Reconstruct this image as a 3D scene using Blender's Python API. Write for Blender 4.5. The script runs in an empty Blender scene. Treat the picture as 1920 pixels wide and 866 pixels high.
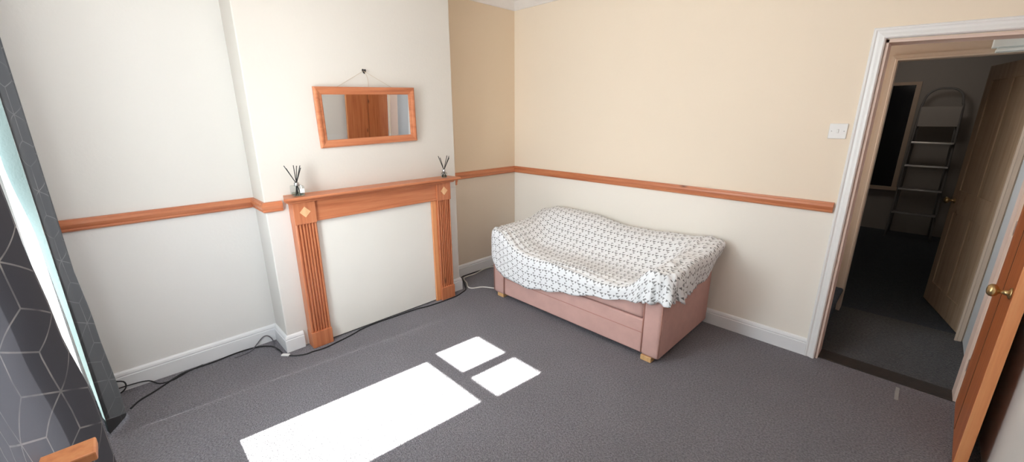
import bpy, bmesh, math, random
from mathutils import Vector, Matrix, noise
random.seed(7)
scene = bpy.context.scene
col = scene.collection
PI = math.pi

# ------------------------------------------------------------------ materials
def nt(name):
    m = bpy.data.materials.new(name); m.use_nodes = True
    n = m.node_tree; n.nodes.clear()
    out = n.nodes.new('ShaderNodeOutputMaterial'); b = n.nodes.new('ShaderNodeBsdfPrincipled')
    n.links.new(b.outputs[0], out.inputs[0])
    return m, n, b
def node(n, t, **kw):
    x = n.nodes.new(t)
    for k, v in kw.items(): setattr(x, k, v)
    return x
def setin(n, x, k, v):
    if hasattr(v, 'is_output') or isinstance(v, bpy.types.NodeSocket): n.links.new(v, x.inputs[k])
    else: x.inputs[k].default_value = v
def M(n, op, a, b=0.0, c=0.0):
    x = node(n, 'ShaderNodeMath', operation=op)
    for i, v in enumerate((a, b, c)): setin(n, x, i, v)
    return x.outputs[0]
def VM(n, op, a, b=(0, 0, 0)):
    x = node(n, 'ShaderNodeVectorMath', operation=op)
    setin(n, x, 0, a); setin(n, x, 1, b)
    return x.outputs['Value'] if op in ('DOT_PRODUCT', 'LENGTH') else x.outputs[0]
def mixc(n, f, a, b):
    x = node(n, 'ShaderNodeMix', data_type='RGBA')
    setin(n, x, 0, f)
    for i, v in ((6, a), (7, b)):
        if isinstance(v, (tuple, list)): v = tuple(v)[:3] + (1,)
        setin(n, x, i, v)
    return x.outputs[2]
def bump(n, b, h, strength, dist=.01):
    x = node(n, 'ShaderNodeBump'); setin(n, x, 'Height', h); x.inputs['Strength'].default_value = strength
    x.inputs['Distance'].default_value = dist
    n.links.new(x.outputs[0], b.inputs['Normal'])
def coord(n, kind='Object'):
    return node(n, 'ShaderNodeTexCoord').outputs[kind]
def noise_t(n, vec, scale, detail=2, rough=.5):
    x = node(n, 'ShaderNodeTexNoise'); n.links.new(vec, x.inputs['Vector'])
    x.inputs['Scale'].default_value = scale; x.inputs['Detail'].default_value = detail; x.inputs['Roughness'].default_value = rough
    return x.outputs['Fac']
def mapping(n, vec, scale=(1, 1, 1), rot=(0, 0, 0), loc=(0, 0, 0)):
    x = node(n, 'ShaderNodeMapping'); n.links.new(vec, x.inputs[0])
    x.inputs['Scale'].default_value = scale; x.inputs['Rotation'].default_value = rot; x.inputs['Location'].default_value = loc
    return x.outputs[0]
def ramp(n, fac, stops):
    x = node(n, 'ShaderNodeValToRGB'); n.links.new(fac, x.inputs[0])
    e = x.color_ramp.elements
    while len(e) < len(stops): e.new(.5)
    for i, (p, c) in enumerate(stops): e[i].position = p; e[i].color = tuple(c) + (1,)
    return x.outputs[0]

def plain(name, c, rough=.6, metal=0, var=.06, scale=30, bumpv=0, spec=.5):
    m, n, b = nt(name); v = coord(n)
    f = noise_t(n, v, scale, 3)
    c2 = tuple(x * (1 - var) for x in c)
    n.links.new(mixc(n, f, c2, c), b.inputs['Base Color'])
    b.inputs['Roughness'].default_value = rough; b.inputs['Metallic'].default_value = metal
    b.inputs['Specular IOR Level'].default_value = spec
    if bumpv: bump(n, b, noise_t(n, v, scale * 4, 3), bumpv)
    return m
def wall_paint(name, upper, lower):
    m, n, b = nt(name); v = coord(n)
    z = node(n, 'ShaderNodeSeparateXYZ'); n.links.new(v, z.inputs[0])
    f = M(n, 'GREATER_THAN', z.outputs[2], 1.03)
    c = mixc(n, f, lower, upper)
    k = noise_t(n, v, 1.3, 3)
    c2 = mixc(n, M(n, 'MULTIPLY', k, .10), c, tuple(x * .8 for x in upper))
    n.links.new(c2, b.inputs['Base Color']); b.inputs['Roughness'].default_value = .75
    b.inputs['Specular IOR Level'].default_value = .2
    bump(n, b, noise_t(n, v, 60, 3), .06)
    return m
def pine(name, axis, base=(.57, .20, .09), dark=(.38, .105, .043), pale=(.68, .285, .14), knots=True, rough=.38):
    m, n, b = nt(name); v = coord(n)
    s = [22, 22, 22]; s[axis] = 1.1
    w = mapping(n, v, tuple(s))
    g = noise_t(n, w, 1.6, 5, .6)
    c = ramp(n, g, [(.25, dark), (.48, base), (.75, pale)])
    s2 = [120, 120, 120]; s2[axis] = 3
    g2 = noise_t(n, mapping(n, v, tuple(s2)), 1.0, 2)
    c = mixc(n, M(n, 'MULTIPLY', g2, .35), c, dark)
    if knots:
        s3 = [7, 7, 7]; s3[axis] = 2.6
        vo = node(n, 'ShaderNodeTexVoronoi'); n.links.new(mapping(n, v, tuple(s3)), vo.inputs['Vector']); vo.inputs['Scale'].default_value = 1.0
        k = M(n, 'SUBTRACT', 1.0, M(n, 'MULTIPLY', vo.outputs['Distance'], 9.0))
        k = M(n, 'MAXIMUM', k, 0.0)
        c = mixc(n, k, c, (.10, .03, .015))
    n.links.new(c, b.inputs['Base Color']); b.inputs['Roughness'].default_value = rough
    bump(n, b, g, .08, .004)
    return m
def carpet(name, c1, c2, scale=150):
    m, n, b = nt(name); v = coord(n)
    vo = node(n, 'ShaderNodeTexVoronoi'); n.links.new(v, vo.inputs['Vector']); vo.inputs['Scale'].default_value = scale
    f = noise_t(n, v, scale * .5, 3, .7); f2 = noise_t(n, v, 2.2, 4)
    c = mixc(n, ramp(n, f, [(.35, (0, 0, 0)), (.65, (1, 1, 1))]), c1, c2)
    c = mixc(n, M(n, 'MULTIPLY', f2, .35), c, tuple(x * .7 for x in c1))
    n.links.new(c, b.inputs['Base Color']); b.inputs['Roughness'].default_value = .95
    b.inputs['Specular IOR Level'].default_value = .1
    b.inputs['Sheen Weight'].default_value = .15
    bump(n, b, M(n, 'ADD', vo.outputs['Distance'], f), .9, .012)
    return m
def glass_mat(name, tint=(.95, .98, .98)):
    m, n, b = nt(name)
    out = [x for x in n.nodes if x.type == 'OUTPUT_MATERIAL'][0]
    tr = node(n, 'ShaderNodeBsdfTransparent'); tr.inputs[0].default_value = tint + (1,)
    gl = node(n, 'ShaderNodeBsdfGlossy'); gl.inputs['Roughness'].default_value = .02
    fr = node(n, 'ShaderNodeFresnel'); fr.inputs[0].default_value = 1.35
    f = M(n, 'MULTIPLY', fr.outputs[0], .6)
    mx = node(n, 'ShaderNodeMixShader'); n.links.new(f, mx.inputs[0]); n.links.new(tr.outputs[0], mx.inputs[1]); n.links.new(gl.outputs[0], mx.inputs[2])
    n.links.new(mx.outputs[0], out.inputs[0]); n.nodes.remove(b)
    return m
def curtain_mat(name, c, line, size, trans=.25):
    m, n, b = nt(name)
    uv = coord(n, 'UV')
    p = VM(n, 'SCALE', uv, (0, 0, 0)); p.node.inputs['Scale'].default_value = 1.0 / size
    s = (1.7320508, 3.0, 1.0)          # rows of pointy-top hexagons, edge length 1
    a = VM(n, 'SUBTRACT', VM(n, 'MODULO', VM(n, 'ADD', p, (s[0] * 40, s[1] * 40, 0)), s), (s[0] / 2, s[1] / 2, 0))
    q = VM(n, 'ADD', p, (s[0] * 40.5, s[1] * 40.5, 0))
    bb = VM(n, 'SUBTRACT', VM(n, 'MODULO', q, s), (s[0] / 2, s[1] / 2, 0))
    la = VM(n, 'LENGTH', VM(n, 'MULTIPLY', a, (1, 1, 0))); lb = VM(n, 'LENGTH', VM(n, 'MULTIPLY', bb, (1, 1, 0)))
    sel = M(n, 'LESS_THAN', la, lb)
    mv = node(n, 'ShaderNodeMix', data_type='VECTOR'); n.links.new(sel, mv.inputs[0]); n.links.new(bb, mv.inputs[4]); n.links.new(a, mv.inputs[5])
    h = mv.outputs[1]
    w = .018
    L = None
    for k in range(3):
        ang = k * PI / 3
        d = M(n, 'ABSOLUTE', VM(n, 'DOT_PRODUCT', h, (math.cos(ang), math.sin(ang), 0)))
        e = M(n, 'GREATER_THAN', d, .866 - w)
        L = e if L is None else M(n, 'MAXIMUM', L, e)
        sa = PI / 2 + k * 2 * PI / 3
        on = M(n, 'GREATER_THAN', VM(n, 'DOT_PRODUCT', h, (math.cos(sa), math.sin(sa), 0)), 0.0)
        off = M(n, 'LESS_THAN', M(n, 'ABSOLUTE', VM(n, 'DOT_PRODUCT', h, (-math.sin(sa), math.cos(sa), 0))), w)
        L = M(n, 'MAXIMUM', L, M(n, 'MULTIPLY', on, off))
    fade = noise_t(n, uv, 9, 2)
    fade = M(n, 'MULTIPLY_ADD', fade, 2.6, -.75)
    L = M(n, 'MULTIPLY', L, M(n, 'MINIMUM', M(n, 'MAXIMUM', fade, .05), 1.0))
    wv = noise_t(n, uv, 400, 2)
    base = mixc(n, wv, tuple(x * .75 for x in c), c)
    n.links.new(mixc(n, L, base, line), b.inputs['Base Color'])
    b.inputs['Roughness'].default_value = .8; b.inputs['Specular IOR Level'].default_value = .2
    out = [x for x in n.nodes if x.type == 'OUTPUT_MATERIAL'][0]
    tl = node(n, 'ShaderNodeBsdfTranslucent'); tl.inputs[0].default_value = tuple(c) + (1,)
    mx = node(n, 'ShaderNodeMixShader'); mx.inputs[0].default_value = trans
    n.links.new(b.outputs[0], mx.inputs[1]); n.links.new(tl.outputs[0], mx.inputs[2]); n.links.new(mx.outputs[0], out.inputs[0])
    return m
def throw_mat(name):
    """white cotton printed with little grey triangles in rows"""
    m, n, b = nt(name)
    uv = coord(n, 'UV')
    cw, ch = .064, .062
    sp = node(n, 'ShaderNodeSeparateXYZ'); n.links.new(uv, sp.inputs[0])
    V = M(n, 'DIVIDE', M(n, 'ADD', sp.outputs[1], 5.0), ch)
    row = M(n, 'FLOOR', V); fv = M(n, 'FRACT', V)
    U = M(n, 'ADD', M(n, 'DIVIDE', M(n, 'ADD', sp.outputs[0], 5.0), cw), M(n, 'MULTIPLY', row, .10))
    fu = M(n, 'FRACT', U)
    def tri(cx, top, h, w, skew=0.0):
        t = M(n, 'DIVIDE', M(n, 'SUBTRACT', fv, top - h), h)
        ins = M(n, 'MULTIPLY', M(n, 'GREATER_THAN', t, 0.0), M(n, 'LESS_THAN', t, 1.0))
        c_ = M(n, 'MULTIPLY_ADD', t, -skew, M(n, 'SUBTRACT', fu, cx - skew))
        return M(n, 'MULTIPLY', ins, M(n, 'LESS_THAN', M(n, 'ABSOLUTE', c_), M(n, 'MULTIPLY', t, w)))
    dark = M(n, 'MAXIMUM', tri(.18, .58, .25, .13, .05), tri(.54, .88, .20, .17, .14))
    mid = M(n, 'MAXIMUM', tri(.64, .57, .29, .27), tri(.80, .24, .22, .16, .04))
    c = mixc(n, mid, (.84, .85, .87), (.30, .30, .305))
    c = mixc(n, dark, c, (.20, .20, .205))
    n.links.new(c, b.inputs['Base Color']); b.inputs['Roughness'].default_value = .85
    b.inputs['Specular IOR Level'].default_value = .15
    bump(n, b, noise_t(n, uv, 45, 3), .25, .01)
    return m

CREAM = (.86, .745, .61); CREAM_LOW = (.89, .845, .775)
m_wall_back = wall_paint('cream_paint', CREAM, CREAM_LOW)
m_wall_left = wall_paint('daylit_cream', (.80, .785, .75), (.82, .81, .79))  # cream wall paled in the colour for cool window light
m_chimney = wall_paint('chimney_daylit_cream', (.70, .662, .61), (.74, .72, .69))  # same wall, daylight tone in the colour, lowered against overexposure
m_alcove = wall_paint('alcove_shaded_cream', (.78, .64, .48), (.74, .64, .53))  # same cream, with the shade of the alcove mixed into the colour
m_white = plain('white_gloss', (.83, .83, .83), .35, var=.015, scale=4)
m_skirt = plain('skirting_white', (.84, .85, .87), .35, var=.05, scale=6)
m_ceiling = plain('ceiling_white', (.84, .80, .77), .8)
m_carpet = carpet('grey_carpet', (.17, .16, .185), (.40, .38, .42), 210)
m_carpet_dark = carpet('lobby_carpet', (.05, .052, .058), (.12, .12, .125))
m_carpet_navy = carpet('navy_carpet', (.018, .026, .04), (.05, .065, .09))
m_strip = plain('threshold_strip', (.035, .026, .022), .6, scale=40, var=.5, bumpv=.4)
m_pine_x = pine('pine_x', 0); m_pine_y = pine('pine_y', 1); m_pine_z = pine('pine_z', 2)
m_pine_ym = pine('pine_y_plain', 1, knots=False)
m_pine_pale = pine('pine_pale', 2, base=(.76, .31, .125), dark=(.56, .19, .07), pale=(.82, .40, .18), knots=False)
m_door = pine('pine_door', 2, base=(.56, .17, .055), dark=(.36, .085, .022), pale=(.66, .24, .085))
m_inlay = pine('inlay_wood', 2, base=(.85, .52, .28), dark=(.6, .33, .16), pale=(.92, .64, .4), knots=False)
m_beige_door = pine('washed_pine', 2, base=(.40, .30, .21), dark=(.30, .21, .14), pale=(.46, .36, .26), knots=True, rough=.6)
#m_brown_door = pine('brown_pine', 2, base=(.26, .17, .12), dark=(.16, .10, .07), pale=(.32, .22, .16), knots=False, rough=.6)
m_lobby = plain('lobby_dim_cream', (.62, .50, .40), .8)  # cream darkened to brown, lobby shading put into the colour
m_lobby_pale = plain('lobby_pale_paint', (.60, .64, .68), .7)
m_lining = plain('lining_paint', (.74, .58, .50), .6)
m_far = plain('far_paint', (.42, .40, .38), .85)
m_black = plain('black_rubber', (.012, .012, .014), .5)
m_cable_grey = plain('grey_flex', (.13, .12, .14), .5)
m_cable_white = plain('white_flex', (.75, .72, .68), .45)
m_hook = plain('black_iron', (.01, .01, .012), .4)
m_string = plain('string', (.55, .44, .32), .9)
m_sofa = plain('pink_velour', (.68, .425, .38), .9, var=.18, scale=14, bumpv=.15, spec=.15)
m_piping = plain('pink_piping', (.52, .27, .22), .9)
m_foot = pine('beech', 2, base=(.72, .44, .2), dark=(.6, .33, .13), pale=(.8, .53, .28), knots=False)
m_throw = throw_mat('triangle_print')
m_brass = plain('aged_brass', (.62, .45, .22), .28, metal=1, var=.25)
m_steel = plain('brushed_steel', (.6, .6, .6), .3, metal=1)
m_ladder = plain('dull_aluminium', (.20, .20, .20), .5)
m_reed = plain('black_reed', (.012, .012, .012), .7)
m_label = plain('label_paper', (.82, .82, .8), .7)
m_plastic = plain('white_plastic', (.86, .86, .85), .3, var=.02)
m_box = plain('white_casing', (.80, .84, .82), .5)
m_dark = plain('dark_glass', (.006, .009, .014), .15)
m_curtain = curtain_mat('curtain_cloth', (.055, .055, .066), (.34, .33, .32), .125, .10)
m_curtain_far = curtain_mat('curtain_cloth_far', (.048, .049, .054), (.15, .15, .15), .11, .08)
m_lining_teal = plain('curtain_lining', (.026, .046, .049), .85, bumpv=.1)
m_glass = glass_mat('window_glass')
m_bottle = glass_mat('bottle_glass', (.90, .93, .93))
m_liquid = glass_mat('diffuser_oil', (.72, .78, .74))
mm, n_, b_ = nt('mirror_silver'); b_.inputs['Metallic'].default_value = 1; b_.inputs['Roughness'].default_value = .015
n_.links.new(mixc(n_, noise_t(n_, coord(n_), 5), (.84, .84, .83), (.86, .86, .86)), b_.inputs['Base Color']); m_mirror = mm

# ------------------------------------------------------------------ mesh helpers
def tag(o, label=None, cat=None, group=None, kind=None):
    if label: o['label'] = label
    if cat: o['category'] = cat
    if group: o['group'] = group
    if kind: o['kind'] = kind
    return o
def thing(name, label, cat, loc, group=None, kind=None, rot=(0, 0, 0)):
    o = bpy.data.objects.new(name, None); col.objects.link(o)
    o.location = loc; o.rotation_euler = rot; o.empty_display_size = .05
    return tag(o, label, cat, group, kind)
def root_loc(o):
    while o.parent: o = o.parent
    return o.location
class MB:
    def __init__(s): s.b = bmesh.new(); s.uv = None
    def box(s, x0, x1, y0, y1, z0, z1, bev=0, seg=2, mat=None):
        vs = [s.b.verts.new((x, y, z)) for z in (z0, z1) for x, y in ((x0, y0), (x1, y0), (x1, y1), (x0, y1))]
        f = [s.b.faces.new([vs[i] for i in q]) for q in ((3, 2, 1, 0), (4, 5, 6, 7), (0, 1, 5, 4), (1, 2, 6, 5), (2, 3, 7, 6), (3, 0, 4, 7))]
        if bev:
            ed = list({e for q in f for e in q.edges})
            r = bmesh.ops.bevel(s.b, geom=ed, offset=bev, segments=seg, affect='EDGES', profile=.5)
            vs = list({v for q in r['faces'] for v in q.verts} | {v for v in vs if v.is_valid})
        if mat is not None:
            for v in vs: v.co = mat @ v.co
        return vs
    def prism(s, poly, p0, axis_u, axis_v, axis_w, w0, w1):
        """polygon (u,v) swept from w0 to w1; axes are vectors, p0 the origin"""
        p0, U, V, W = map(Vector, (p0, axis_u, axis_v, axis_w))
        a = [s.b.verts.new(p0 + U * u + V * v + W * w0) for u, v in poly]
        c = [s.b.verts.new(p0 + U * u + V * v + W * w1) for u, v in poly]
        k = len(poly)
        fs = [s.b.faces.new(a), s.b.faces.new(c[::-1])]
        for i in range(k): fs.append(s.b.faces.new((a[i], c[i], c[(i + 1) % k], a[(i + 1) % k])))
        bmesh.ops.recalc_face_normals(s.b, faces=fs)
        return a + c
    def lathe(s, prof, p0, axis=(0, 0, 1), seg=24):
        A = Vector(axis).normalized(); q = A.to_track_quat('Z', 'Y'); p0 = Vector(p0)
        rings = []
        for r, h in prof:
            rings.append([s.b.verts.new(p0 + q @ Vector((max(r, 1e-5) * math.cos(2 * PI * i / seg), max(r, 1e-5) * math.sin(2 * PI * i / seg), h))) for i in range(seg)])
        for a, c in zip(rings, rings[1:]):
            for i in range(seg): s.b.faces.new((a[i], a[(i + 1) % seg], c[(i + 1) % seg], c[i]))
        s.b.faces.new(rings[0][::-1]); s.b.faces.new(rings[-1])
    def tube(s, pts, r, seg=8, smooth=True):
        pts = [Vector(p) for p in pts]
        if smooth and len(pts) > 2:
            P = [pts[0]] + pts + [pts[-1]]; q = []
            for i in range(1, len(P) - 2):
                for t in (0, .25, .5, .75):
                    a, b_, c, d = P[i - 1], P[i], P[i + 1], P[i + 2]
                    q.append(.5 * ((2 * b_) + (c - a) * t + (2 * a - 5 * b_ + 4 * c - d) * t * t + (3 * b_ - a - 3 * c + d) * t ** 3))
            pts = q + [pts[-1]]
        rings = []; up = Vector((0.13, .21, 1)).normalized()
        for i, p in enumerate(pts):
            d = (pts[min(i + 1, len(pts) - 1)] - pts[max(i - 1, 0)])
            d = d.normalized() if d.length > 1e-7 else Vector((0, 1, 0))
            x = d.cross(up)
            x = x.normalized() if x.length > 1e-3 else Vector((1, 0, 0))
            y = d.cross(x).normalized()
            rings.append([s.b.verts.new(p + (x * math.cos(2 * PI * k / seg) + y * math.sin(2 * PI * k / seg)) * r) for k in range(seg)])
        for a, c in zip(rings, rings[1:]):
            for k in range(seg): s.b.faces.new((a[k], a[(k + 1) % seg], c[(k + 1) % seg], c[k]))
        s.b.faces.new(rings[0][::-1]); s.b.faces.new(rings[-1])
    def build(s, name, mat, parent=None, smooth=False, local=False, weighted=False):
        bmesh.ops.recalc_face_normals(s.b, faces=s.b.faces[:])
        if parent is not None and not local:
            o_ = Vector(root_loc(parent))
            for v in s.b.verts: v.co -= o_
        me = bpy.data.meshes.new(name); s.b.to_mesh(me); s.b.free()
        me.materials.append(mat)
        if smooth:
            for p in me.polygons: p.use_smooth = True
        o = bpy.data.objects.new(name, me); col.objects.link(o)
        if parent is not None: o.parent = parent
        return o
def B(name, mat, parent, *box, bev=0, seg=2):
    m = MB(); m.box(*box, bev=bev, seg=seg); return m.build(name, mat, parent)
def struct(o, label, cat): return tag(o, label, cat, kind='structure')

# ------------------------------------------------------------------ dimensions
D = .255            # chimney breast projection
YA, YB = -.995, -2.498   # chimney breast right / left edges
W = 3.605           # right wall
YF = -3.475          # window wall (inner face)
H = 2.66
XO0, XO1 = 2.872, 3.530  # doorway opening
ZL, ZR = 1.978, 1.952    # door head, left and right ends (it sags)

# ------------------------------------------------------------------ room shell
def poly_wall(name, mat, poly, origin, U, V, Wd, w0, w1, label):
    m = MB(); m.prism(poly, origin, U, V, Wd, w0, w1)
    return struct(m.build(name, mat), label, 'wall')
m = MB(); m.box(0, W, YF - .1, .02, -.08, 0)
struct(m.build('floor', m_carpet), 'grey looped carpet over the whole room floor', 'floor')
m = MB(); m.box(-.1, W + .1, YF - .1, .0, H, H + .08)
struct(m.build('ceiling', m_ceiling), 'white ceiling above the living room', 'ceiling')
m = MB(); m.box(-.12, 0, YF - .1, -1.8, 0, H)
struct(m.build('wall_left', m_wall_left), 'daylight-toned wall left of the chimney breast, beside the curtain', 'wall')
m = MB(); m.box(-.12, 0, -1.8, 0, 0, H)
struct(m.build('wall_alcove', m_alcove), 'shade-toned cream wall of the alcove right of the chimney breast', 'wall')
m = MB(); m.box(0, D, YB, YA, 0, H, bev=.006)
struct(m.build('wall_chimney', m_chimney), 'daylight-toned chimney breast wall behind the mirror and mantel', 'wall')
m = MB()
m.prism([(-.12, 0), (XO0, 0), (XO0, ZL), (XO1, ZR), (XO1, 0), (W + .12, 0), (W + .12, H), (-.12, H)], (0, 0, 0), (1, 0, 0), (0, 0, 1), (0, 1, 0), 0, .14)
struct(m.build('wall_back', m_wall_back), 'cream wall behind the sofa with the doorway in it', 'wall')
m = MB(); m.box(W, W + .12, YF - .1, 0, 0, H)
struct(m.build('wall_right', m_wall_left), 'pale wall at right behind the open pine door', 'wall')
# window wall with the window opening
WX0, WX1, WZ0, WZ1 = .05, 2.42, .05, 2.15
m = MB()
m.box(-.12, WX0, YF - .12, YF, 0, H); m.box(WX1, W + .12, YF - .12, YF, 0, H)
m.box(WX0, WX1, YF - .12, YF, 0, WZ0); m.box(WX0, WX1, YF - .12, YF, WZ1, H)
# tall side light beside the corner reaches near the floor: cut as its own opening is part of the same window
struct(m.build('wall_front', m_wall_left), 'window wall behind the curtains at left', 'wall')

# ------------------------------------------------------------------ window
w = thing('window_1', 'white framed window behind the grey curtains, bright daylight in the gap', 'window', (1.2, YF, WZ0), kind='structure')
gy = YF - .014
zs = [.53, 1.605, 1.69, 2.11]
m = MB()
FT = .011
def fb(x0, x1, z0, z1): m.box(x0, x1, gy - FT, gy + FT, z0, z1)
fb(WX0, WX1, zs[3], WZ1)
for a, c in ((WX0, .075), (.47, .865), (1.55, 1.66), (2.38, WX1)): fb(a, c, WZ0, zs[3])
fb(.075, .47, WZ0, .17); fb(.865, 1.55, WZ0, zs[0]); fb(1.66, 2.38, WZ0, zs[0])
fb(.865, 1.55, zs[1], zs[2]); fb(1.66, 2.38, zs[1], zs[2])
fb(1.165, 1.25, zs[2], zs[3]); fb(.865, .915, zs[0], zs[1]); fb(1.47, 1.55, zs[0], zs[1])
m.build('window_frame', m_white, w)
for a, c, z0, z1 in ((.075, .47, .17, zs[3]), (.915, 1.47, zs[0], zs[1]), (.865, 1.165, zs[2], zs[3]), (1.25, 1.55, zs[2], zs[3]), (1.66, 2.38, zs[0], zs[1]), (1.66, 2.38, zs[2], zs[3])):
    B('window_pane', m_glass, w, a, c, gy - .003, gy + .003, z0, z1)

# ------------------------------------------------------------------ skirting boards, dado rail, coving
def run_profile(mb, prof, path, closed=False):
    """prof: (out, z) polygon; path: plan points walked with the room on the right-hand side of travel"""
    pts = [Vector((p[0], p[1])) for p in path]
    nrm = []
    for a, c in zip(pts, pts[1:]):
        d = (c - a).normalized(); nrm.append(Vector((d.y, -d.x)))
    rings = []
    for i, p in enumerate(pts):
        if i == 0: off = nrm[0]
        elif i == len(pts) - 1: off = nrm[-1]
        else:
            off = nrm[i - 1] + nrm[i]; off = off / (off.dot(nrm[i]))
        rings.append([mb.b.verts.new((p.x + off.x * o, p.y + off.y * o, z)) for o, z in prof])
    k = len(prof)
    for a, c in zip(rings, rings[1:]):
        for j in range(k): mb.b.faces.new((a[j], a[(j + 1) % k], c[(j + 1) % k], c[j]))
    mb.b.faces.new(rings[0]); mb.b.faces.new(rings[-1][::-1])
SK = [(0, 0), (.018, 0), (.018, .088), (.014, .090), (.014, .095), (.016, .100), (.012, .112), (.005, .120), (0, .121)]
RAIL = [(0, .995), (.010, .995), (.018, 1.000), (.020, 1.006), (.016, 1.012), (.020, 1.020), (.024, 1.034), (.021, 1.048), (.015, 1.052), (.013, 1.060), (0, 1.061)]
sk = lambda s: [(o * s, z) for o, z in SK]
def base_b(name, path, label):
    m = MB(); run_profile(m, SK, path); struct(m.build(name, m_skirt), label, 'skirting board')
base_b('baseboard_left', [(0, YF), (0, YB), (D, YB), (D, -2.393)], 'white skirting board left of the fireplace, turning the chimney corner')
base_b('baseboard_alcove', [(D, -1.128), (D, YA), (0, YA), (0, 0), (.02, 0)], 'white skirting board in the alcove behind the sofa arm')
base_b('baseboard_back', [(0.02, 0), (2.812, 0)], 'white skirting board under the cream wall from sofa to doorway')
def rail(name, path, mat, label):
    m = MB(); run_profile(m, RAIL, path); struct(m.build(name, mat), label, 'dado rail')
rail('trim_1', [(0, YF), (0, YB)], m_pine_y, 'pine dado rail on the wall left of the chimney breast')
rail('trim_2', [(0, YB - .024), (0, YB), (D, YB), (D, -2.40)][1:], m_pine_ym, 'short pine dado rail turning the corner of the chimney breast to the mantel')
rail('trim_3', [(D, YA), (0, YA), (0, 0)], m_pine_y, 'pine dado rail in the alcove between mantel and room corner')
rail('trim_4', [(0, 0), (2.799, 0)], m_pine_x, 'long pine dado rail on the cream wall above the sofa')
COV = [(0, 2.58), (.012, 2.58), (.016, 2.592), (.030, 2.605), (.05, 2.63), (.062, 2.645), (.075, 2.648), (.08, H), (0, H)]
m = MB(); run_profile(m, COV, [(0, YF), (0, YB), (D, YB), (D, YA), (0, YA), (0, 0), (W, 0), (W, YF)])
struct(m.build('trim_5', m_ceiling), 'white coving round the top of the walls', 'coving')

# ------------------------------------------------------------------ doorway architrave and lining
ARC = [(0, 0), (0, .014), (.006, .020), (.012, .020), (.018, .015), (.030, .017), (.042, .024), (.052, .026), (.058, .020), (.060, 0)]
def architrave(mb, y, sgn, x0, x1, zl, zr, prof, width):
    # profile u runs from outer edge to the opening edge, v stands off the wall
    path = [(x0, 0, -1, 0), (x0, zl, -1, 1), (x1, zr, 1, 1), (x1, 0, 1, 0)]
    rings = []
    for px, pz, ox, oz in path:
        rings.append([mb.b.verts.new((px + ox * (width - u), y + sgn * v, pz + oz * (width - u) * (1 if oz else 0))) for u, v in prof])
    k = len(prof)
    for a, c in zip(rings, rings[1:]):
        for j in range(k): mb.b.faces.new((a[j], a[(j + 1) % k], c[(j + 1) % k], c[j]))
    mb.b.faces.new(rings[0]); mb.b.faces.new(rings[-1])
m = MB(); architrave(m, 0, -1, XO0 - .002, XO1 + .004, ZL + .004, ZR + .004, ARC, .06)
struct(m.build('trim_6', m_white), 'white moulded architrave round the doorway', 'architrave')
m = MB()
m.box(XO0, XO0 + .012, -.004, .15, 0, ZL); m.box(XO1 - .012, XO1, .03, .15, 0, ZR)
m.prism([(XO0, ZL), (XO1, ZR), (XO1, ZR - .015), (XO0, ZL - .015)], (0, 0, 0), (1, 0, 0), (0, 0, 1), (0, 1, 0), -.004, .15)
struct(m.build('trim_7', m_lining), 'pinkish door lining inside the doorway', 'door lining')
m = MB(); m.box(XO0 + .012, XO1 - .012, .02, .155, -.02, .006, bev=.003)
tag(m.build('threshold_strip', m_strip), 'dark worn threshold strip across the doorway', 'threshold')
m = MB(); m.box(3.280, 3.298, -.19, -.035, 0, .003, bev=.001)
tag(m.build('tape_strip', plain('grey_tape', (.36, .36, .36), .8)), 'small pale strip of tape on carpet in front of doorway threshold', 'tape')

# ------------------------------------------------------------------ lobby and far room
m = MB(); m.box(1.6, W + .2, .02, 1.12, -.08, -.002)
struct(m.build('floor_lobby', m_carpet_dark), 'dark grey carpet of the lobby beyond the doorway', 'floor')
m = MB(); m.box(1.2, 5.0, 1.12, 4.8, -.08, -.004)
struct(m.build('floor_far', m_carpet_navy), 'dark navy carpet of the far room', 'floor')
m = MB(); m.box(1.2, 5.0, .14, 4.8, 2.45, 2.5)
struct(m.build('ceiling_far', m_lobby), 'ceiling over lobby and far room', 'ceiling')
m = MB(); m.box(3.585, 3.70, .14, 1.0, 0, 2.45)
struct(m.build('wall_lobby', m_lobby_pale), 'pale grey wall at the right of the lobby', 'wall')
X20, X21, Z2 = 2.872, 3.582, 1.955
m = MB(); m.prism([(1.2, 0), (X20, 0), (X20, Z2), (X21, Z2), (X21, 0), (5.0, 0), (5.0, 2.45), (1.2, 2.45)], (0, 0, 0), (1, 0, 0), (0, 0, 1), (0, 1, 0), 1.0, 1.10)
struct(m.build('wall_between', m_lobby), 'shade-toned cream wall between lobby and far room', 'wall')
m = MB(); architrave(m, 1.0, -1, X20, X21 - .04, Z2, Z2, [(0, 0), (0, .012), (.02, .014), (.024, .018), (.035, .018), (.035, 0)], .035)
struct(m.build('trim_8', m_lobby), 'shade-toned cream architrave round the inner doorway', 'architrave')
m = MB(); m.box(1.2, 5.0, 4.6, 4.7, 0, 2.45)
struct(m.build('wall_far', m_far), 'grey end wall of the far room', 'wall')
m = MB(); m.box(1.1, 1.2, 1.1, 4.7, 0, 2.45); struct(m.build('wall_far_left', m_far), 'left wall of the far room', 'wall')
m = MB(); m.box(4.9, 5.0, 1.1, 4.7, 0, 2.45); struct(m.build('wall_far_right', m_far), 'right wall of the far room', 'wall')
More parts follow.
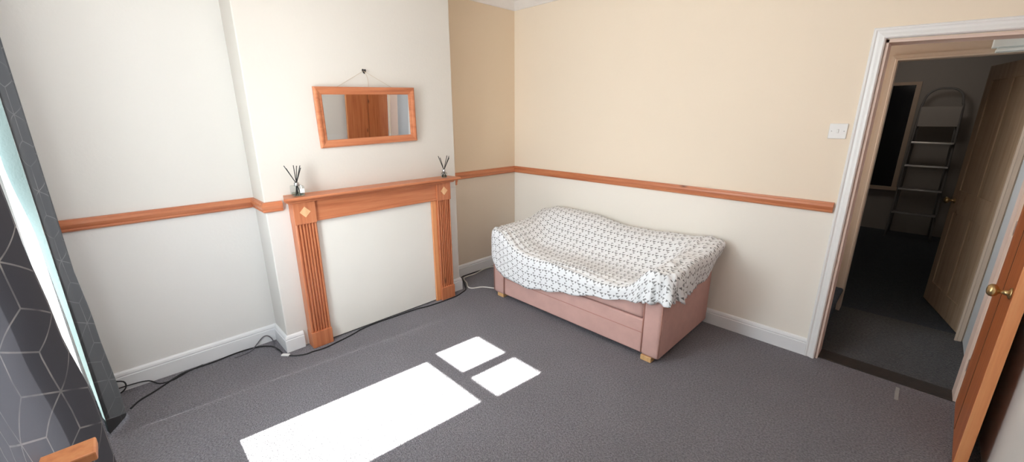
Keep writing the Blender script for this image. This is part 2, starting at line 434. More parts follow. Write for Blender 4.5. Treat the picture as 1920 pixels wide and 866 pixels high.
# dark glazed panel in the far wall
t = thing('window_2', 'dark unlit window in the far room wall seen through the doorway', 'window', (2.76, 4.6, .6), kind='structure')
B('window_pane', m_dark, t, 2.50, 2.875, 4.575, 4.585, .62, 1.96)
m = MB(); m.box(2.46, 2.50, 4.56, 4.6, .58, 2.0); m.box(2.875, 2.925, 4.555, 4.6, .58, 2.0); m.box(2.5, 2.875, 4.56, 4.6, 1.96, 2.0)
m.box(2.44, 2.94, 4.52, 4.6, .575, .62); m.build('window_frame', m_lobby, t)
# stairs going up to the left
t = thing('staircase', 'dark carpeted stairs rising to the left inside the lobby', 'stairs', (2.5, .57, 0), kind='structure')
for i in range(4):
    x1 = 2.858 - i * .24
    m = MB(); m.box(x1 - .24 - (.02 if i < 3 else 0), x1 - .012, .145, .985, 0 if i == 0 else i * .2, .2 + i * .2 - .012)
    m.box(x1 - .26, x1 + .012, .145, .985, .165 + i * .2, .203 + i * .2, bev=.016, seg=3)
    m.build('stair', m_carpet_navy, t)
# white boxed casing over the inner doorway
m = MB(); m.box(3.305, 3.58, .90, .985, 1.985, 2.06, bev=.004); m.box(3.325, 3.58, .905, .985, 1.958, 1.976, bev=.003)
m.box(3.33, 3.58, .92, .998, 1.97, 2.05)
tag(m.build('boxed_casing', m_box), 'white boxed casing fixed above the inner doorway at upper right', 'casing')

# doors
def panel_leaf(mb, w_, h, t_, cols, rows, stile=.09, rec=.008):
    """a framed door leaf in local axes: x 0..w, y 0..t, z 0..h, sunk panels on both faces"""
    mb.box(0, w_, rec, t_ - rec, 0, h)
    xs = [0]; 
    for c in range(cols): pass
    mids = [(w_ * (c + 1) / cols) for c in range(cols - 1)]
    for x0, x1 in [(0, stile), (w_ - stile, w_)] + [(c - stile / 2, c + stile / 2) for c in mids]:
        mb.box(x0, x1, 0, t_, 0, h, bev=.003)
    for z0, z1 in rows: mb.box(0, w_, -.0005, t_ + .0005, z0, z1, bev=.003)
# the room's own pine door, swung open into the room
hx, hy = 3.527, -.012
d1 = thing('door_1', 'orange pine door standing open into the room at right', 'door', (hx, hy, 0), kind='structure', rot=(0, 0, -PI / 2 - math.radians(2.2)))
m = MB(); m.box(0, .64, -.001, .039, .012, 1.935, bev=.002)
m.build('door_leaf', m_door, d1, local=True)
m = MB(); m.box(.6402, .6485, -.001, .039, .012, 1.935, bev=.0015)
m.build('door_edge', m_pine_pale, d1, local=True)
m = MB(); m.box(.318, .322, -.0022, .0, .03, 1.92); m.build('board_joint', m_strip, d1, local=True)
for sg, y in ((-1, -.001), (1, .039)):
    k_ = thing('door_knob', None, None, (0, 0, 0)); k_.parent = d1
    col.objects.unlink(k_); bpy.data.objects.remove(k_)
    m = MB(); m.lathe([(.024, 0), (.025, .003), (.020, .007), (.011, .010), (.009, .030), (.012, .034), (.022, .040), (.0275, .050), (.026, .060), (.018, .067), (.006, .070)], (.592, y, .868), (0, sg, 0), 24)
    m.build('door_knob', m_brass, d1, smooth=True, local=True)
for z in (.22, 1.0, 1.72):
    m = MB(); m.box(-.006, .004, -.004, .041, z, z + .075); m.build('hinge', m_steel, d1, local=True)
# far door, pale pine, opened away from the lobby
ang = math.atan2(1.827 - 1.128, 3.397 - 3.584)
d2 = thing('door_2', 'pale pine panelled door open into the far room', 'door', (3.584, 1.128, 0), kind='structure', rot=(0, 0, ang))
m = MB(); panel_leaf(m, .72, 1.93, .036, 2, [(0, .18), (.80, .98), (1.82, 1.93)])
for v in m.b.verts: v.co.z += .012
m.build('door_leaf', m_beige_door, d2, local=True)
m = MB(); m.lathe([(.022, 0), (.022, .004), (.009, .008), (.009, .03), (.024, .04), (.026, .052), (.016, .062), (.004, .064)], (.665, .036, .90), (0, 1, 0), 20)
m.build('door_knob', m_brass, d2, smooth=True, local=True)
# step ladder standing in the far room
sl = thing('step_ladder', 'aluminium step ladder with rounded top rail in the dark far room', 'ladder', (3.16, 4.3, 0))
lx0, lx1, wl = 3.01, 3.31, .0
def lad(z, side):   # front rails lean back towards the wall
    f = z / 1.9
    sp = .035 * (1 - f)
    return ((lx0 - .03 - sp) if side < 0 else (lx1 + .03 + sp), 4.18 + .22 * f, z)
m = MB()
arch = [lad(0, -1), lad(.6, -1), lad(1.2, -1), lad(1.65, -1)]
top = [(lx0 - .025, 4.375, 1.72), (lx0 - .005, 4.385, 1.82), (lx0 + .06, 4.39, 1.885), (lx0 + .15, 4.39, 1.90), (lx1 - .06, 4.39, 1.885), (lx1 + .005, 4.385, 1.82), (lx1 + .025, 4.375, 1.72)]
m.tube(arch + top + [lad(1.65, 1), lad(1.2, 1), lad(.6, 1), lad(0, 1)], .013, 8)
m.build('front_frame', m_ladder, sl, smooth=True)
for z in (.34, .65, .95, 1.24):
    a, b2 = lad(z, -1), lad(z, 1)
    m = MB(); m.box(a[0], b2[0], a[1] - .06, a[1] + .03, z - .012, z + .012, bev=.004); m.build('step', m_steel, sl)
a = lad(1.5, -1)
m = MB(); m.box(lx0 - .03, lx1 + .03, a[1] - .012, a[1] + .012, 1.44, 1.68, bev=.004); m.build('back_plate', m_far, sl)
for s_ in (-1, 1):
    m = MB(); x = lx0 - .05 if s_ < 0 else lx1 + .05
    m.tube([(x, 4.55, 0.0), (x - s_ * .02, 4.45, .8), (x - s_ * .03, 4.39, 1.45)], .011, 8); m.build('rear_leg', m_ladder, sl, smooth=True)

# ------------------------------------------------------------------ light switch
t = thing('light_switch', 'white light switch plate on cream wall left of doorway', 'light switch', (2.742, 0, 1.49))
B('switch_plate', m_plastic, t, 2.698, 2.786, -.010, 0, 1.446, 1.534, bev=.003)
m = MB(); m.box(2.737, 2.747, -.0145, -.009, 1.478, 1.502, bev=.002); m.build('rocker', m_plastic, t)
for x in (2.712, 2.772):
    m = MB(); m.lathe([(.0032, 0), (.0032, .0015), (.001, .002)], (x, -.0098, 1.49), (0, -1, 0), 12); m.build('screw', m_steel, t)

# ------------------------------------------------------------------ fireplace surround
fp = thing('fireplace_surround', 'orange pine fireplace surround with fluted legs on the chimney breast', 'fireplace', (.3, -1.75, 0))
XB = D + .002
LF = .345                       # face of the legs
def pilaster(y0, y1):
    # fluted shaft between base block and corner block: reeded profile extruded upwards
    m = MB()
    wd = y1 - y0
    pr = [(XB, y0), (LF - .010, y0), (LF - .006, y0 + .006)]
    fl = [(.16, .012), (.27, .012), (.38, .004), (.46, .004), (.56, .004), (.64, .004), (.73, .012), (.84, .012)]
    ys = y0 + .006
    grooves = [.14, .30, .44, .58, .72, .86]
    for g in grooves:
        c = y0 + wd * g; r = .0065
        pr += [(LF - .006, c - r), (LF - .019, c - r * .5), (LF - .019, c + r * .5), (LF - .006, c + r)]
    pr += [(LF - .006, y1 - .006), (LF - .010, y1), (XB, y1)]
    m.prism(pr, (0, 0, 0), (1, 0, 0), (0, 1, 0), (0, 0, 1), .118, .902)
    p = m.build('pilaster', m_pine_z, fp)
    m = MB(); m.box(XB, LF + .004, y0 - .003, y1 + .003, 0, .118, bev=.003); m.build('base_block', m_pine_z, p)
    m = MB(); m.box(XB, LF + .003, y0 - .002, y1 + .002, .902, 1.046, bev=.003); cb = m.build('corner_block', m_pine_z, p)
    cy, cz, r = (y0 + y1) / 2, .982, .034
    m = MB(); m.prism([(-r, 0), (0, -r * 1.05), (r, 0), (0, r * 1.05)], (LF + .003, cy, cz), (0, 1, 0), (0, 0, 1), (1, 0, 0), -.002, .003)
    m.prism([(-r * .35, 0), (0, -r * .35), (r * .35, 0), (0, r * .35)], (LF + .003, cy, cz), (0, 1, 0), (0, 0, 1), (1, 0, 0), .002, .005)
    m.build('diamond_inlay', m_inlay, p)
    return p
pilaster(-2.362, -2.228); pilaster(-1.256, -1.124)
m = MB(); m.box(XB, LF - .012, -2.228, -1.256, .915, 1.046, bev=.002)
m.box(XB, LF - .007, -2.228, -1.256, .907, .925, bev=.004)
m.build('frieze', m_pine_y, fp)
# inner slips
m = MB(); m.box(XB, LF - .022, -1.300, -1.2565, 0, .907, bev=.002); m.build('slip', m_pine_pale, fp)
m = MB()
SH = [(0, 1.046), (.095, 1.046), (.103, 1.050), (.108, 1.058), (.120, 1.062), (.132, 1.068), (.138, 1.074), (.150, 1.076), (.152, 1.084), (.150, 1.091), (0, 1.092)]
def shelf_ring(y, k):
    return [m.b.verts.new((XB + (o if o else 0), y + k * max(0, o - .06) * .45 * (-1), z)) for o, z in SH]
prof = SH
ya, yb = -2.385, -1.095
path = [(XB - .0, ya), (XB, yb)]
ra = [m.b.verts.new((XB + o, ya - max(0, o - .10) * .8, z)) for o, z in prof]
rb = [m.b.verts.new((XB + o, yb + max(0, o - .10) * .8, z)) for o, z in prof]
kk = len(prof)
for j in range(kk): m.b.faces.new((ra[j], ra[(j + 1) % kk], rb[(j + 1) % kk], rb[j]))
m.b.faces.new(ra); m.b.faces.new(rb[::-1])
m.build('mantel_shelf', m_pine_ym, fp)
m = MB(); m.box(D + .002, .307, -2.227, -1.301, .012, .905)
tag(m.build('fireplace_board', plain('board_white', (.83, .81, .76), .7, scale=3)), 'white board closing off the fireplace opening', 'panel')

# ------------------------------------------------------------------ mirror
mr = thing('wall_mirror', 'small pine framed mirror hanging tilted above the mantel', 'mirror', (D + .016, -1.748, 1.585), rot=(math.radians(1.75), math.radians(2.6), math.radians(-1.2)))
hw, hh, fw_ = .368, .197, .050
def frame_ring(mb, prof):
    c = [(-hw, -hh), (hw, -hh), (hw, hh), (-hw, hh)]
    sg = [(1, 1), (-1, 1), (-1, -1), (1, -1)]
    R = [[mb.b.verts.new((v, y + sy * u, z + sz * u)) for u, v in prof] for (y, z), (sy, sz) in zip(c, sg)]
    k = len(prof)
    for i in range(4):
        a, c2 = R[i], R[(i + 1) % 4]
        for j in range(k): mb.b.faces.new((a[j], a[(j + 1) % k], c2[(j + 1) % k], c2[j]))
PROF = [(0, -.004), (0, .012), (.006, .019), (.014, .021), (.024, .018), (.034, .012), (.044, .010), (.050, .006), (.050, -.004)]
m = MB(); frame_ring(m, PROF); m.build('mirror_frame', m_pine_ym, mr, local=True)
m = MB(); m.box(-.002, .004, -hw + .045, hw - .045, -hh + .045, hh - .045); m.build('mirror_glass', m_mirror, mr, local=True)
m = MB()
for y in (-.21, .20): m.tube([(-.008, y, hh - .004), (-.012, -.006, hh + .106)], .0012, 6)
m.tube([(-.010, .0, hh + .10), (-.007, .016, hh + .06), (-.008, .018, hh + .002)], .0016, 6)
m.build('hanging_cord', m_string, mr, local=True)
m = MB()
heart = [(0, -.020), (.013, -.004), (.0155, .006), (.011, .013), (.004, .012), (0, .006), (-.004, .012), (-.011, .013), (-.0155, .006), (-.013, -.004)]
m.prism(heart, (D, -1.752, 1.889), (0, 1, 0), (0, 0, 1), (1, 0, 0), -.0005, .004)
m.tube([(D + .003, -1.752, 1.886), (D + .016, -1.752, 1.884), (D + .017, -1.752, 1.892)], .0028, 8)
tag(m.build('wall_hook', m_hook), 'small black heart-shaped hook on the wall above the mirror', 'hook')

# ------------------------------------------------------------------ reed diffusers
def diffuser(loc, label, square, reeds, rz):
    t = thing('reed_diffuser', label, 'reed diffuser', loc, 'reed diffusers on the mantel', rot=(0, 0, rz))
    L = lambda mb, n_, mt, sm=False: mb.build(n_, mt, t, smooth=sm, local=True)
    if square:
        m = MB(); m.box(-.034, .034, -.034, .034, .0005, .066, bev=.006); m.lathe([(.018, .064), (.014, .070), (.012, .078)], (0, 0, 0), seg=20)
        L(m, 'bottle', m_bottle)
        m = MB(); m.box(-.029, .029, -.029, .029, .005, .022, bev=.004); L(m, 'oil', m_liquid)
        m = MB(); m.box(.0335, .035, .004, .032, .020, .048); L(m, 'paper_label', m_label)
        base, neck = (.0, .008), .082
    else:
        m = MB(); m.lathe([(.020, .0005), (.024, .004), (.024, .034), (.020, .042), (.011, .048), (.010, .062)], (0, 0, 0), seg=24)
        L(m, 'bottle', m_bottle, True)
        m = MB(); m.lathe([(.018, .003), (.020, .006), (.020, .018)], (0, 0, 0), seg=24); L(m, 'oil', m_liquid)
        neck = .064
    m = MB(); m.lathe([(.014, neck - .018), (.015, neck - .016), (.015, neck), (.012, neck + .003)], (0, 0, 0), seg=24); L(m, 'collar', m_steel, True)
    for y, z, x in reeds:
        sl = .35
        m = MB(); m.tube([(-x * sl, -y * sl, .006), (0, 0, neck - .004), (x, y, z)], .0026, 6, smooth=False); L(m, 'reed', m_reed)
    return t
diffuser((.335, -2.318, 1.0925), 'square glass reed diffuser at left end of the mantel', True, [(-.058, .196, .0), (-.050, .180, .01), (-.004, .195, .004), (.036, .190, .0), (.022, .188, -.02), (.032, .178, .02)], 0)
diffuser((.345, -1.178, 1.0925), 'round glass reed diffuser at right end of the mantel', False, [(-.050, .178, .0), (-.040, .165, .012), (.058, .172, 0), (.044, .176, -.01), (.050, .160, .012)], 0)

# ------------------------------------------------------------------ cables on the carpet
def cable(name, pts, r, mat, label, cat='cable', zs=None):
    P = []
    for i, p in enumerate(pts):
        x, y = p[0], p[1]
        z = p[2] if len(p) > 2 else 0
        if y < YB - .02 or y > YA + .02: x = max(x, .024 + r)
        P.append((x, y, z + r + .0005))
    m = MB(); m.tube(P, r, 8)
    return tag(m.build(name, mat, smooth=True), label, cat)
cable('power_cable', [(.26, -3.326), (.205, -3.286), (.161, -3.216), (.075, -3.104), (.046, -3.03), (.046, -2.906), (.030, -2.78), (.040, -2.66), (.10, -2.575), (.19, -2.548), (.28, -2.541), (.343, -2.500), (.385, -2.432), (.386, -2.386), (.398, -2.307), (.382, -2.216), (.36, -2.107), (.325, -1.988), (.318, -1.851), (.325, -1.694), (.333, -1.522), (.355, -1.43), (.366, -1.316), (.370, -1.217), (.366, -1.126), (.345, -1.052), (.300, -.960), (.155, -.87), (.045, -.81), (.03, -.742), (.03, -.586), (.03, -.474), (.03, -.359)], .0045, m_black, 'long black cable running along the fireplace base to the alcove')
cable('cable_loop', [(.03, -3.385, .085), (.055, -3.335, .075), (.075, -3.33, .045), (.06, -3.36, .012), (.03, -3.41, .006)], .004, m_black, 'small black cable loop against the skirting beside the left curtain')
cable('flex', [(.03, -3.40, .03), (.03, -3.30, .028), (.030, -3.23, .015), (.085, -3.185), (.095, -3.12), (.055, -3.045), (.030, -2.96)], .0035, m_black, 'thin black flex on carpet between left curtain and skirting')
cable('lead', [(.088, -2.793), (.078, -2.702), (.041, -2.653, .012), (.028, -2.604, .05), (.028, -2.573, .055), (.030, -2.55, .03), (.05, -2.543, .006), (.10, -2.552), (.177, -2.56), (.262, -2.545)], .0035, m_cable_grey, 'thin grey lead looping at the corner of the chimney skirting')
m = MB(); m.box(-.028, .028, -.011, .011, 0, .012, bev=.004, mat=Matrix.Translation((.300, -2.535, .0005)) @ Matrix.Rotation(.75, 4, 'Z'))
tag(m.build('cable_connector', m_plastic), 'small white cable connector on carpet at the chimney corner', 'connector')
cable('white_cable', [(.10, -.33), (.047, -.385), (.032, -.45), (.035, -.52), (.068, -.654), (.066, -.779), (.109, -.831), (.192, -.863), (.27, -.913), (.318, -.919), (.347, -.89), (.382, -.82), (.48, -.763), (.58, -.70)], .006, m_cable_white, 'white cable looping on carpet between alcove and sofa arm')

# ------------------------------------------------------------------ sofa
SX0, SX1, SY0, SY1 = .575, 2.165, -.85, -.035
sf = thing('sofa', 'dusty pink two-seat sofa against the cream wall', 'sofa', ((SX0 + SX1) / 2, (SY0 + SY1) / 2, 0))
AW = .135
for x0, x1 in ((SX0, SX0 + AW), (SX1 - AW, SX1)):
    m = MB(); m.box(x0, x1, SY0, SY1, .032, .60, bev=.028, seg=4); a = m.build('arm', m_sofa, sf, smooth=True)
    m = MB()
    for x in (x0 + .006, x1 - .006): m.tube([(x, SY0 + .004, .05), (x, SY0 + .004, .57)], .004, 6)
    m.build('piping', m_piping, a, smooth=True)
m = MB(); m.box(SX0 + .12, SX1 - .12, SY1 - .20, SY1, .05, .66, bev=.04, seg=4); m.build('back', m_sofa, sf, smooth=True)
m = MB(); m.box(SX0 + AW - .004, SX1 - AW + .004, SY0 + .012, SY1 - .19, .038, .285, bev=.012, seg=3); fr = m.build('front_rail', m_sofa, sf)
m = MB(); m.tube([(SX0 + AW, SY0 + .0115, .19), (SX1 - AW, SY0 + .0115, .19)], .003, 6); m.build('seam', m_piping, fr)
xm = (SX0 + SX1) / 2 - .06
for x0, x1 in ((SX0 + AW - .002, xm), (xm + .003, SX1 - AW + .002)):
    m = MB(); m.box(x0, x1, SY0 + .006, SY1 - .18, .288, .425, bev=.03, seg=4); m.build('seat_cushion', m_sofa, sf, smooth=True)
for x, y in ((SX0 + .08, SY0 + .05), (SX1 - .08, SY0 + .035), (SX0 + .08, SY1 - .06), (SX1 - .08, SY1 - .06)):
    m = MB(); m.box(x - .045, x + .03, y - .035, y + .035, 0, .036, bev=.003); m.build('foot', m_foot, sf)

# ------------------------------------------------------------------ throw over the sofa
def lerp_tab(tab, x):
    if x <= tab[0][0]: return tab[0][1]
    for (a, va), (b2, vb) in zip(tab, tab[1:]):
        if x <= b2:
            t_ = (x - a) / (b2 - a); t_ = t_ * t_ * (3 - 2 * t_); return va + (vb - va) * t_
    return tab[-1][1]
def sstep(a, b2, x):
    t_ = min(1, max(0, (x - a) / (b2 - a))); return t_ * t_ * (3 - 2 * t_)
TX0, TX1, TY0, TY1 = SX0 - .012, SX1 + .018, SY0 - .014, -.045
BACK = [(TX0, .690), (.70, .733), (.85, .742), (1.07, .730), (1.45, .690), (1.65, .688), (1.83, .700), (2.0, .704), (2.2, .695)]
def Hh(x, y):
    seat = .455 + .012 * math.sin(3 * x) - .018 * sstep(-.80, -.5, y)
    bz = lerp_tab(BACK, x)
    # back falls away to the seat in a long hammock slope
    tb = sstep(-.66, -.13, y)
    back = seat + (bz - seat) * tb ** 1.15 - .012 * sstep(-.10, -.04, y)
    armz = .640 + .03 * sstep(-.6, -.1, y)
    al = seat + (armz - seat) * (1 - sstep(TX0 + .09, TX0 + .44, x)) ** 1.3
    ar = seat + (armz + .015 - seat) * sstep(TX1 - .34, TX1 - .10, x) ** 1.3
    k = 28
    s_ = math.log(math.exp(k * back) + math.exp(k * al) + math.exp(k * ar) + math.exp(k * seat) * .2) / k - .012
    # soft crumples
    p = Vector((x * 3.2 + y * 1.6, y * 4.0 - x * 1.1, 1.7))
    c = .010 * noise.noise(p) + .006 * noise.noise(p * 2.7)
    fold = .006 * math.sin((x * 1.0 + y * 2.2) * 22 + 3 * noise.noise(p)) * sstep(-.2, -.75, y) if False else 0
    near_r = sstep(TX1 - .38, TX1 - .02, x)
    c += near_r * (.016 * noise.noise(Vector((x * 14, y * 9, 3))) + .008 * noise.noise(Vector((x * 30, y * 22, 9))))
    fr_ = sstep(-.62, -.84, y)
    c += fr_ * .008 * math.sin(y * 90 + x * 8 + 2 * noise.noise(Vector((x * 4, 0, 0))))
    return s_ + c + fold
# front hem heights along x, right-hand hem heights along y
HEM_F = [(.56, .40), (.60, .335), (.66, .265), (.77, .232), (.90, .215), (1.02, .212), (1.20, .245), (1.41, .290), (1.73, .356), (1.95, .405), (2.10, .445), (2.19, .475)]
HEM_R = [(-.87, .475), (-.75, .455), (-.62, .45), (-.50, .46), (-.35, .46), (-.22, .50), (-.10, .585), (-.04, .63)]
NX, NY, RC = 120, 64, .06
bm = bmesh.new(); uvd = {}
grid = []
for j in range(NY + 1):
    rowv = []
    for i in range(NX + 1):
        x = TX0 + (TX1 - TX0) * i / NX; y = TY0 + (TY1 - TY0) * j / NY
        # round the corners of the footprint
        px, py = x, y
        for cx, sx in ((TX0 + RC, -1), (TX1 - RC, 1)):
            for cy, sy in ((TY0 + RC, -1), (TY1 - RC, 1)):
                u, v = (x - cx) * sx / RC, (y - cy) * sy / RC
                if u > 0 and v > 0:
                    px = cx + sx * RC * u * math.sqrt(1 - v * v / 2); py = cy + sy * RC * v * math.sqrt(1 - u * u / 2)
        vv = bm.verts.new((px, py, Hh(px, py))); rowv.append(vv)
    grid.append(rowv)
# uv by arc length
for j in range(NY + 1):
    for i in range(NX + 1):
        v = grid[j][i]
        if j == 0: vv = 0.0
        else: vv = uvd[grid[j - 1][i]][1] + (v.co - grid[j - 1][i].co).length
        uvd[v] = [0, vv]
for j in range(NY + 1):
    mid = NX // 2; acc = 0; uvd[grid[j][mid]][0] = 0
    for i in range(mid + 1, NX + 1): acc += (grid[j][i].co - grid[j][i - 1].co).length; uvd[grid[j][i]][0] = acc
    acc = 0
    for i in range(mid - 1, -1, -1): acc -= (grid[j][i].co - grid[j][i + 1].co).length; uvd[grid[j][i]][0] = acc
for j in range(NY):
    for i in range(NX): bm.faces.new((grid[j][i], grid[j][i + 1], grid[j + 1][i + 1], grid[j + 1][i]))
loop = [(grid[j][0]) for j in range(NY, -1, -1)] + [grid[0][i] for i in range(1, NX + 1)] + [grid[j][NX] for j in range(1, NY + 1)]
KS = 16
n_l = len(loop); prev = loop
nrm = []
for i, v in enumerate(loop):
    a = loop[max(0, i - 3)].co; c = loop[min(n_l - 1, i + 3)].co
    d = Vector((c.x - a.x, c.y - a.y, 0)).normalized(); nrm.append(Vector((d.y, -d.x, 0)))
hems = []
for i, v in enumerate(loop):
    x, y = v.co.x, v.co.y; nn = nrm[i]
    hf = lerp_tab(HEM_F, x); hr = lerp_tab(HEM_R, y); hl = lerp_tab([(-.86, .42), (-.6, .40), (-.1, .55)], y)
    wf, wr, wl = max(0, -nn.y) ** 2, (max(0, nn.x) ** 2), (max(0, -nn.x) ** 2)
    hems.append((hf * wf + hr * wr + hl * wl) / (wf + wr + wl + 1e-6))
for k in range(1, KS + 1):
    f = k / KS; cur = []
    for i, v in enumerate(loop):
        nn = nrm[i]; x, y, z0 = v.co; drop = max(.02, z0 - hems[i])
        zz = z0 - drop * (f ** 1.25 if k < 4 else f ** 1.12)
        out = .016 * min(1, math.sqrt(f * 3))
        s_ = i / n_l * 40
        cor = max(0, nn.x) * sstep(-.35, -.86, y) + max(0, -nn.y) * sstep(1.92, 2.17, x)
        out += cor * f * (.022 * math.sin(s_ * 5.3 + 2.2 * f) + .016 * math.sin(s_ * 11.7 + 1.0) + .022)
        out += max(0, nn.x) * (.030 * sstep(-.6, -.1, y) + .012) * (1 - abs(f - .25)) 
        out += .006 * f * math.sin(s_ * 2.1)
        zz += cor * .012 * math.sin(s_ * 9 + 4 * f)
        if y > -.16 : out = out * (1 if nn.x > .5 else .5)
        q = Vector((x, y, 0)) + nn * out
        q.y = min(q.y, -.03)
        nv = bm.verts.new((q.x, q.y, zz)); cur.append(nv)
        L_ = (nv.co - prev[i].co).length
        uvd[nv] = [uvd[prev[i]][0] + nn.x * L_, uvd[prev[i]][1] + nn.y * L_]
    for i in range(n_l - 1): bm.faces.new((prev[i], cur[i], cur[i + 1], prev[i + 1]))
    prev = cur
# back edge tucks down behind the sofa
bk = [grid[NY][i] for i in range(NX + 1)]; low = []
for v in bk:
    nv = bm.verts.new((v.co.x, min(v.co.y + .012, -.028), v.co.z - .10)); uvd[nv] = [uvd[v][0], uvd[v][1] + .1]; low.append(nv)
for i in range(NX): bm.faces.new((bk[i], bk[i + 1], low[i + 1], low[i]))
bmesh.ops.recalc_face_normals(bm, faces=bm.faces[:])
ul = bm.loops.layers.uv.new('UVMap')
for f in bm.faces:
    f.smooth = True
    for l in f.loops: l[ul].uv = uvd[l.vert]
me = bpy.data.meshes.new('sofa_throw'); bm.to_mesh(me); bm.free(); me.materials.append(m_throw)
th = bpy.data.objects.new('sofa_throw', me); col.objects.link(th)
tag(th, 'white throw printed with small grey triangles draped over the sofa', 'throw')
md = th.modifiers.new('thickness', 'SOLIDIFY'); md.thickness = .004; md.offset = 1

# ------------------------------------------------------------------ curtains
def curtain_mesh(name, mat, parent, xy_of, n, z0, z1, nz=40, flip=False):
    """xy_of(t, z) -> (x, y) plan position of the cloth at parameter t"""
    bm = bmesh.new(); uvl = bm.loops.layers.uv.new('UVMap')
    o_ = Vector(root_loc(parent)); V = []; UV = {}
    us = [0]
    for i in range(1, n + 1):
        a, c = xy_of((i - 1) / n, .8), xy_of(i / n, .8); us.append(us[-1] + math.hypot(c[0] - a[0], c[1] - a[1]))
    for j in range(nz + 1):
        z = z0 + (z1 - z0) * j / nz; r = []
        for i in range(n + 1):
            x, y = xy_of(i / n, z); v = bm.verts.new(Vector((x, y, z)) - o_); UV[v] = (us[i], z); r.append(v)
        V.append(r)
    for j in range(nz):
        for i in range(n):
            f = bm.faces.new((V[j][i], V[j][i + 1], V[j + 1][i + 1], V[j + 1][i])); f.smooth = True
            for l in f.loops: l[uvl].uv = UV[l.vert]
    me = bpy.data.meshes.new(name); bm.to_mesh(me); bm.free(); me.materials.append(mat)
    o = bpy.data.objects.new(name, me); col.objects.link(o); o.parent = parent
    return o
def spline(pts, t):
    n = len(pts) - 1; f = t * n; i = min(int(f), n - 1); u = f - i
    P = [pts[max(0, i - 1)], pts[i], pts[i + 1], pts[min(n, i + 2)]]
    r = []
    for k in range(2):
        a, b2, c, d = (p[k] for p in P)
        r.append(.5 * (2 * b2 + (c - a) * u + (2 * a - 5 * b2 + 4 * c - d) * u * u + (3 * b2 - a - 3 * c + d) * u ** 3))
    return r
# right-hand curtain, close to the viewer
ca = thing('curtain', 'dark grey patterned curtain nearest the viewer at the far left edge', 'curtain', (1.9, -3.4, 0), 'curtains at the window')
def near_xy(t, z):
    # leading edge leans out at the bottom
    ey = lerp_tab([(.0, -3.325), (.52, -3.325), (.74, -3.327), (1.03, -3.351), (1.3, -3.363), (1.7, -3.372), (2.2, -3.38)], z)
    pts = [(1.565, ey - .05), (1.505, ey - .012), (1.520, ey + .004), (1.60, ey - .014), (1.70, ey - .062), (1.83, ey - .082), (1.96, ey - .066), (2.08, ey - .050), (2.20, ey - .066), (2.32, ey - .05), (2.44, ey - .07), (2.56, ey - .06)]
    x, y = spline(pts, t)
    return x, min(max(y, -3.452), -3.29)
curtain_mesh('curtain_fabric', m_curtain, ca, near_xy, 90, .02, 2.28)
# left-hand curtain, gathered in the corner
cb = thing('curtain', 'grey patterned curtain gathered in the corner against the left wall', 'curtain', (.3, -3.4, 0), 'curtains at the window')
def far_xy(t, z):
    fy = lerp_tab([(.0, -3.345), (.15, -3.343), (.55, -3.357), (1.0, -3.376), (1.5, -3.376), (2.0, -3.378), (2.3, -3.38)], z)
    pts = [(.475, -3.412), (.462, -3.409), (.40, fy - .028), (.33, fy), (.25, fy - .03), (.19, -3.43), (.13, -3.41), (.08, -3.39), (.04, -3.42), (.02, -3.435)]
    return spline(pts, t)
curtain_mesh('curtain_fabric', m_curtain_far, cb, far_xy, 80, .02, 2.28)
def lin_xy(t, z):
    e = lerp_tab([(.0, -3.420), (.55, -3.431), (1.04, -3.440), (1.4, -3.466), (2.3, -3.468)], z)
    return (.474 - .03 * t, -3.4125 + (e + 3.4125) * t)
curtain_mesh('curtain_lining', m_lining_teal, cb, lin_xy, 12, .03, 2.27)
# pole with rings ends
t = thing('curtain_pole', 'dark curtain pole above the window', 'curtain pole', (1.3, -3.42, 2.31))
m = MB(); m.tube([(-.0 + .02, -3.41, 2.31), (2.62, -3.41, 2.31)], .014, 12); m.build('pole', m_hook, t, smooth=True)
for x in (.06, 2.58):
    m = MB(); m.box(x - .008, x + .008, YF, -3.40, 2.30, 2.32); m.build('bracket', m_hook, t)
# board end beside the curtain
m = MB(); m.box(1.787, 1.857, -3.470, -3.315, .774, .799, bev=.004)
tag(m.build('pine_board', m_pine_pale), 'short pine board end jutting past the near curtain at bottom left', 'board')

# ------------------------------------------------------------------ outside
m = MB(); m.box(-30, 30, -60, YF - .12, -.4, -.3)
struct(m.build('ground', plain('paving', (.45, .44, .42), .9, scale=3)), 'paved ground outside the window', 'ground')

# ------------------------------------------------------------------ light
wd = bpy.data.worlds.new('world'); scene.world = wd; wd.use_nodes = True
n = wd.node_tree; n.nodes.clear()
wo = n.nodes.new('ShaderNodeOutputWorld'); bg = n.nodes.new('ShaderNodeBackground'); sky = n.nodes.new('ShaderNodeTexSky')
sky.sky_type = 'HOSEK_WILKIE'; sky.sun_direction = (-.05, -.7, .7); sky.turbidity = 4
mx = n.nodes.new('ShaderNodeMix'); mx.data_type = 'RGBA'; mx.inputs[0].default_value = .75
n.links.new(sky.outputs[0], mx.inputs[6]); mx.inputs[7].default_value = (.95, .98, 1, 1)
n.links.new(mx.outputs[2], bg.inputs[0]); bg.inputs[1].default_value = 5.0; n.links.new(bg.outputs[0], wo.inputs[0])

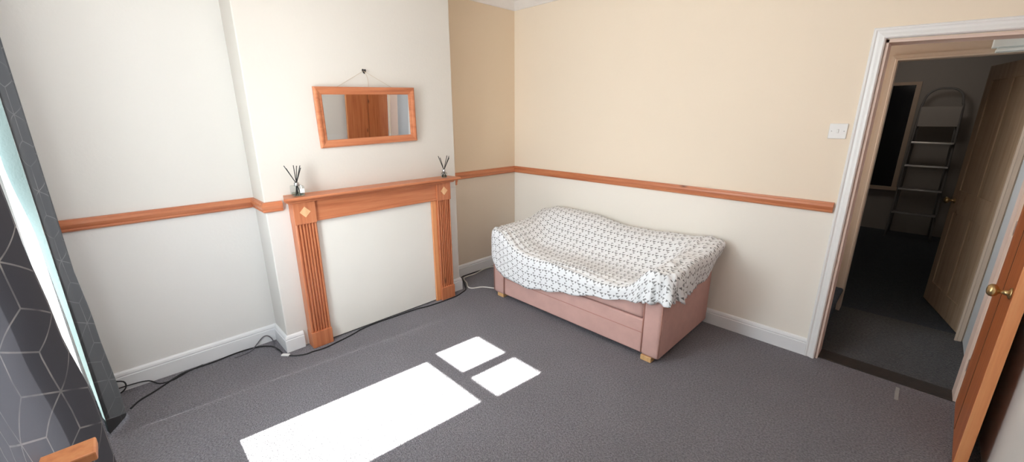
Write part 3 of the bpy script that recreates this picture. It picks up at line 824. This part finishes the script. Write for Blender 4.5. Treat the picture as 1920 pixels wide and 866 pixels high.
def light(name, kind, loc, energy, color=(1, 1, 1), target=None, **kw):
    l = bpy.data.lights.new(name, kind); l.energy = energy; l.color = color
    for k, v in kw.items(): setattr(l, k, v)
    o = bpy.data.objects.new(name, l); col.objects.link(o); o.location = loc
    if target is not None: o.rotation_euler = (Vector(target) - Vector(loc)).to_track_quat('-Z', 'Y').to_euler()
    return o
sd = Vector((.085, 1.0, -1.0))
light('sun', 'SUN', (1, -6, 4), 55, (1, .95, .88), Vector((1, -6, 4)) + sd, angle=math.radians(.5))
light('window_daylight', 'AREA', (1.2, YF - .16, 1.45), 150, (.92, .96, 1.0), (1.2, 0, 1.3), shape='RECTANGLE', size=2.3, size_y=1.6)
light('overhead_fill', 'POINT', (2.3, -2.0, 2.35), 12, (1, .93, .85), shadow_soft_size=.25)  # added fill light overhead, no fitting modelled
light('window_side_fill', 'POINT', (1.7, -3.05, 2.3), 22, (.97, .98, 1.0), shadow_soft_size=.3)  # added fill out of view, brightens the left wall from the window side
light('far_room_fill', 'POINT', (2.9, 3.4, 2.2), 4.5, (1, .9, .8), shadow_soft_size=.15)  # dim light added to bring out detail in the far room

# ------------------------------------------------------------------ camera
f_px = 763.554887529919; yaw, pit, rol = -0.7895346325090684, -0.2748372990534831, -0.0029231533796211687
fwv = Vector((math.sin(yaw) * math.cos(pit), math.cos(yaw) * math.cos(pit), math.sin(pit)))
r0 = Vector((math.cos(yaw), -math.sin(yaw), 0)); u0 = r0.cross(fwv)
c_, s_ = math.cos(rol), math.sin(rol)
r_ = r0 * c_ + u0 * s_; u_ = -r0 * s_ + u0 * c_
cd = bpy.data.cameras.new('camera'); cam = bpy.data.objects.new('camera', cd); col.objects.link(cam)
cam.matrix_world = Matrix(((r_.x, u_.x, -fwv.x, 3.14799402), (r_.y, u_.y, -fwv.y, -3.16462182), (r_.z, u_.z, -fwv.z, 1.58218601), (0, 0, 0, 1)))
cd.sensor_fit = 'HORIZONTAL'; cd.sensor_width = 36; cd.lens = f_px / 1920 * 36; cd.clip_start = .02; cd.clip_end = 200
scene.camera = cam
scene.view_settings.view_transform = 'Standard'; scene.view_settings.look = 'None'
scene.view_settings.exposure = 0.27
scene.cycles.max_bounces = 10; scene.cycles.diffuse_bounces = 5; scene.cycles.glossy_bounces = 4; scene.cycles.transparent_max_bounces = 12
scene.cycles.sample_clamp_indirect = 6; scene.cycles.caustics_reflective = False; scene.cycles.caustics_refractive = False
scene.cycles.use_denoising = True
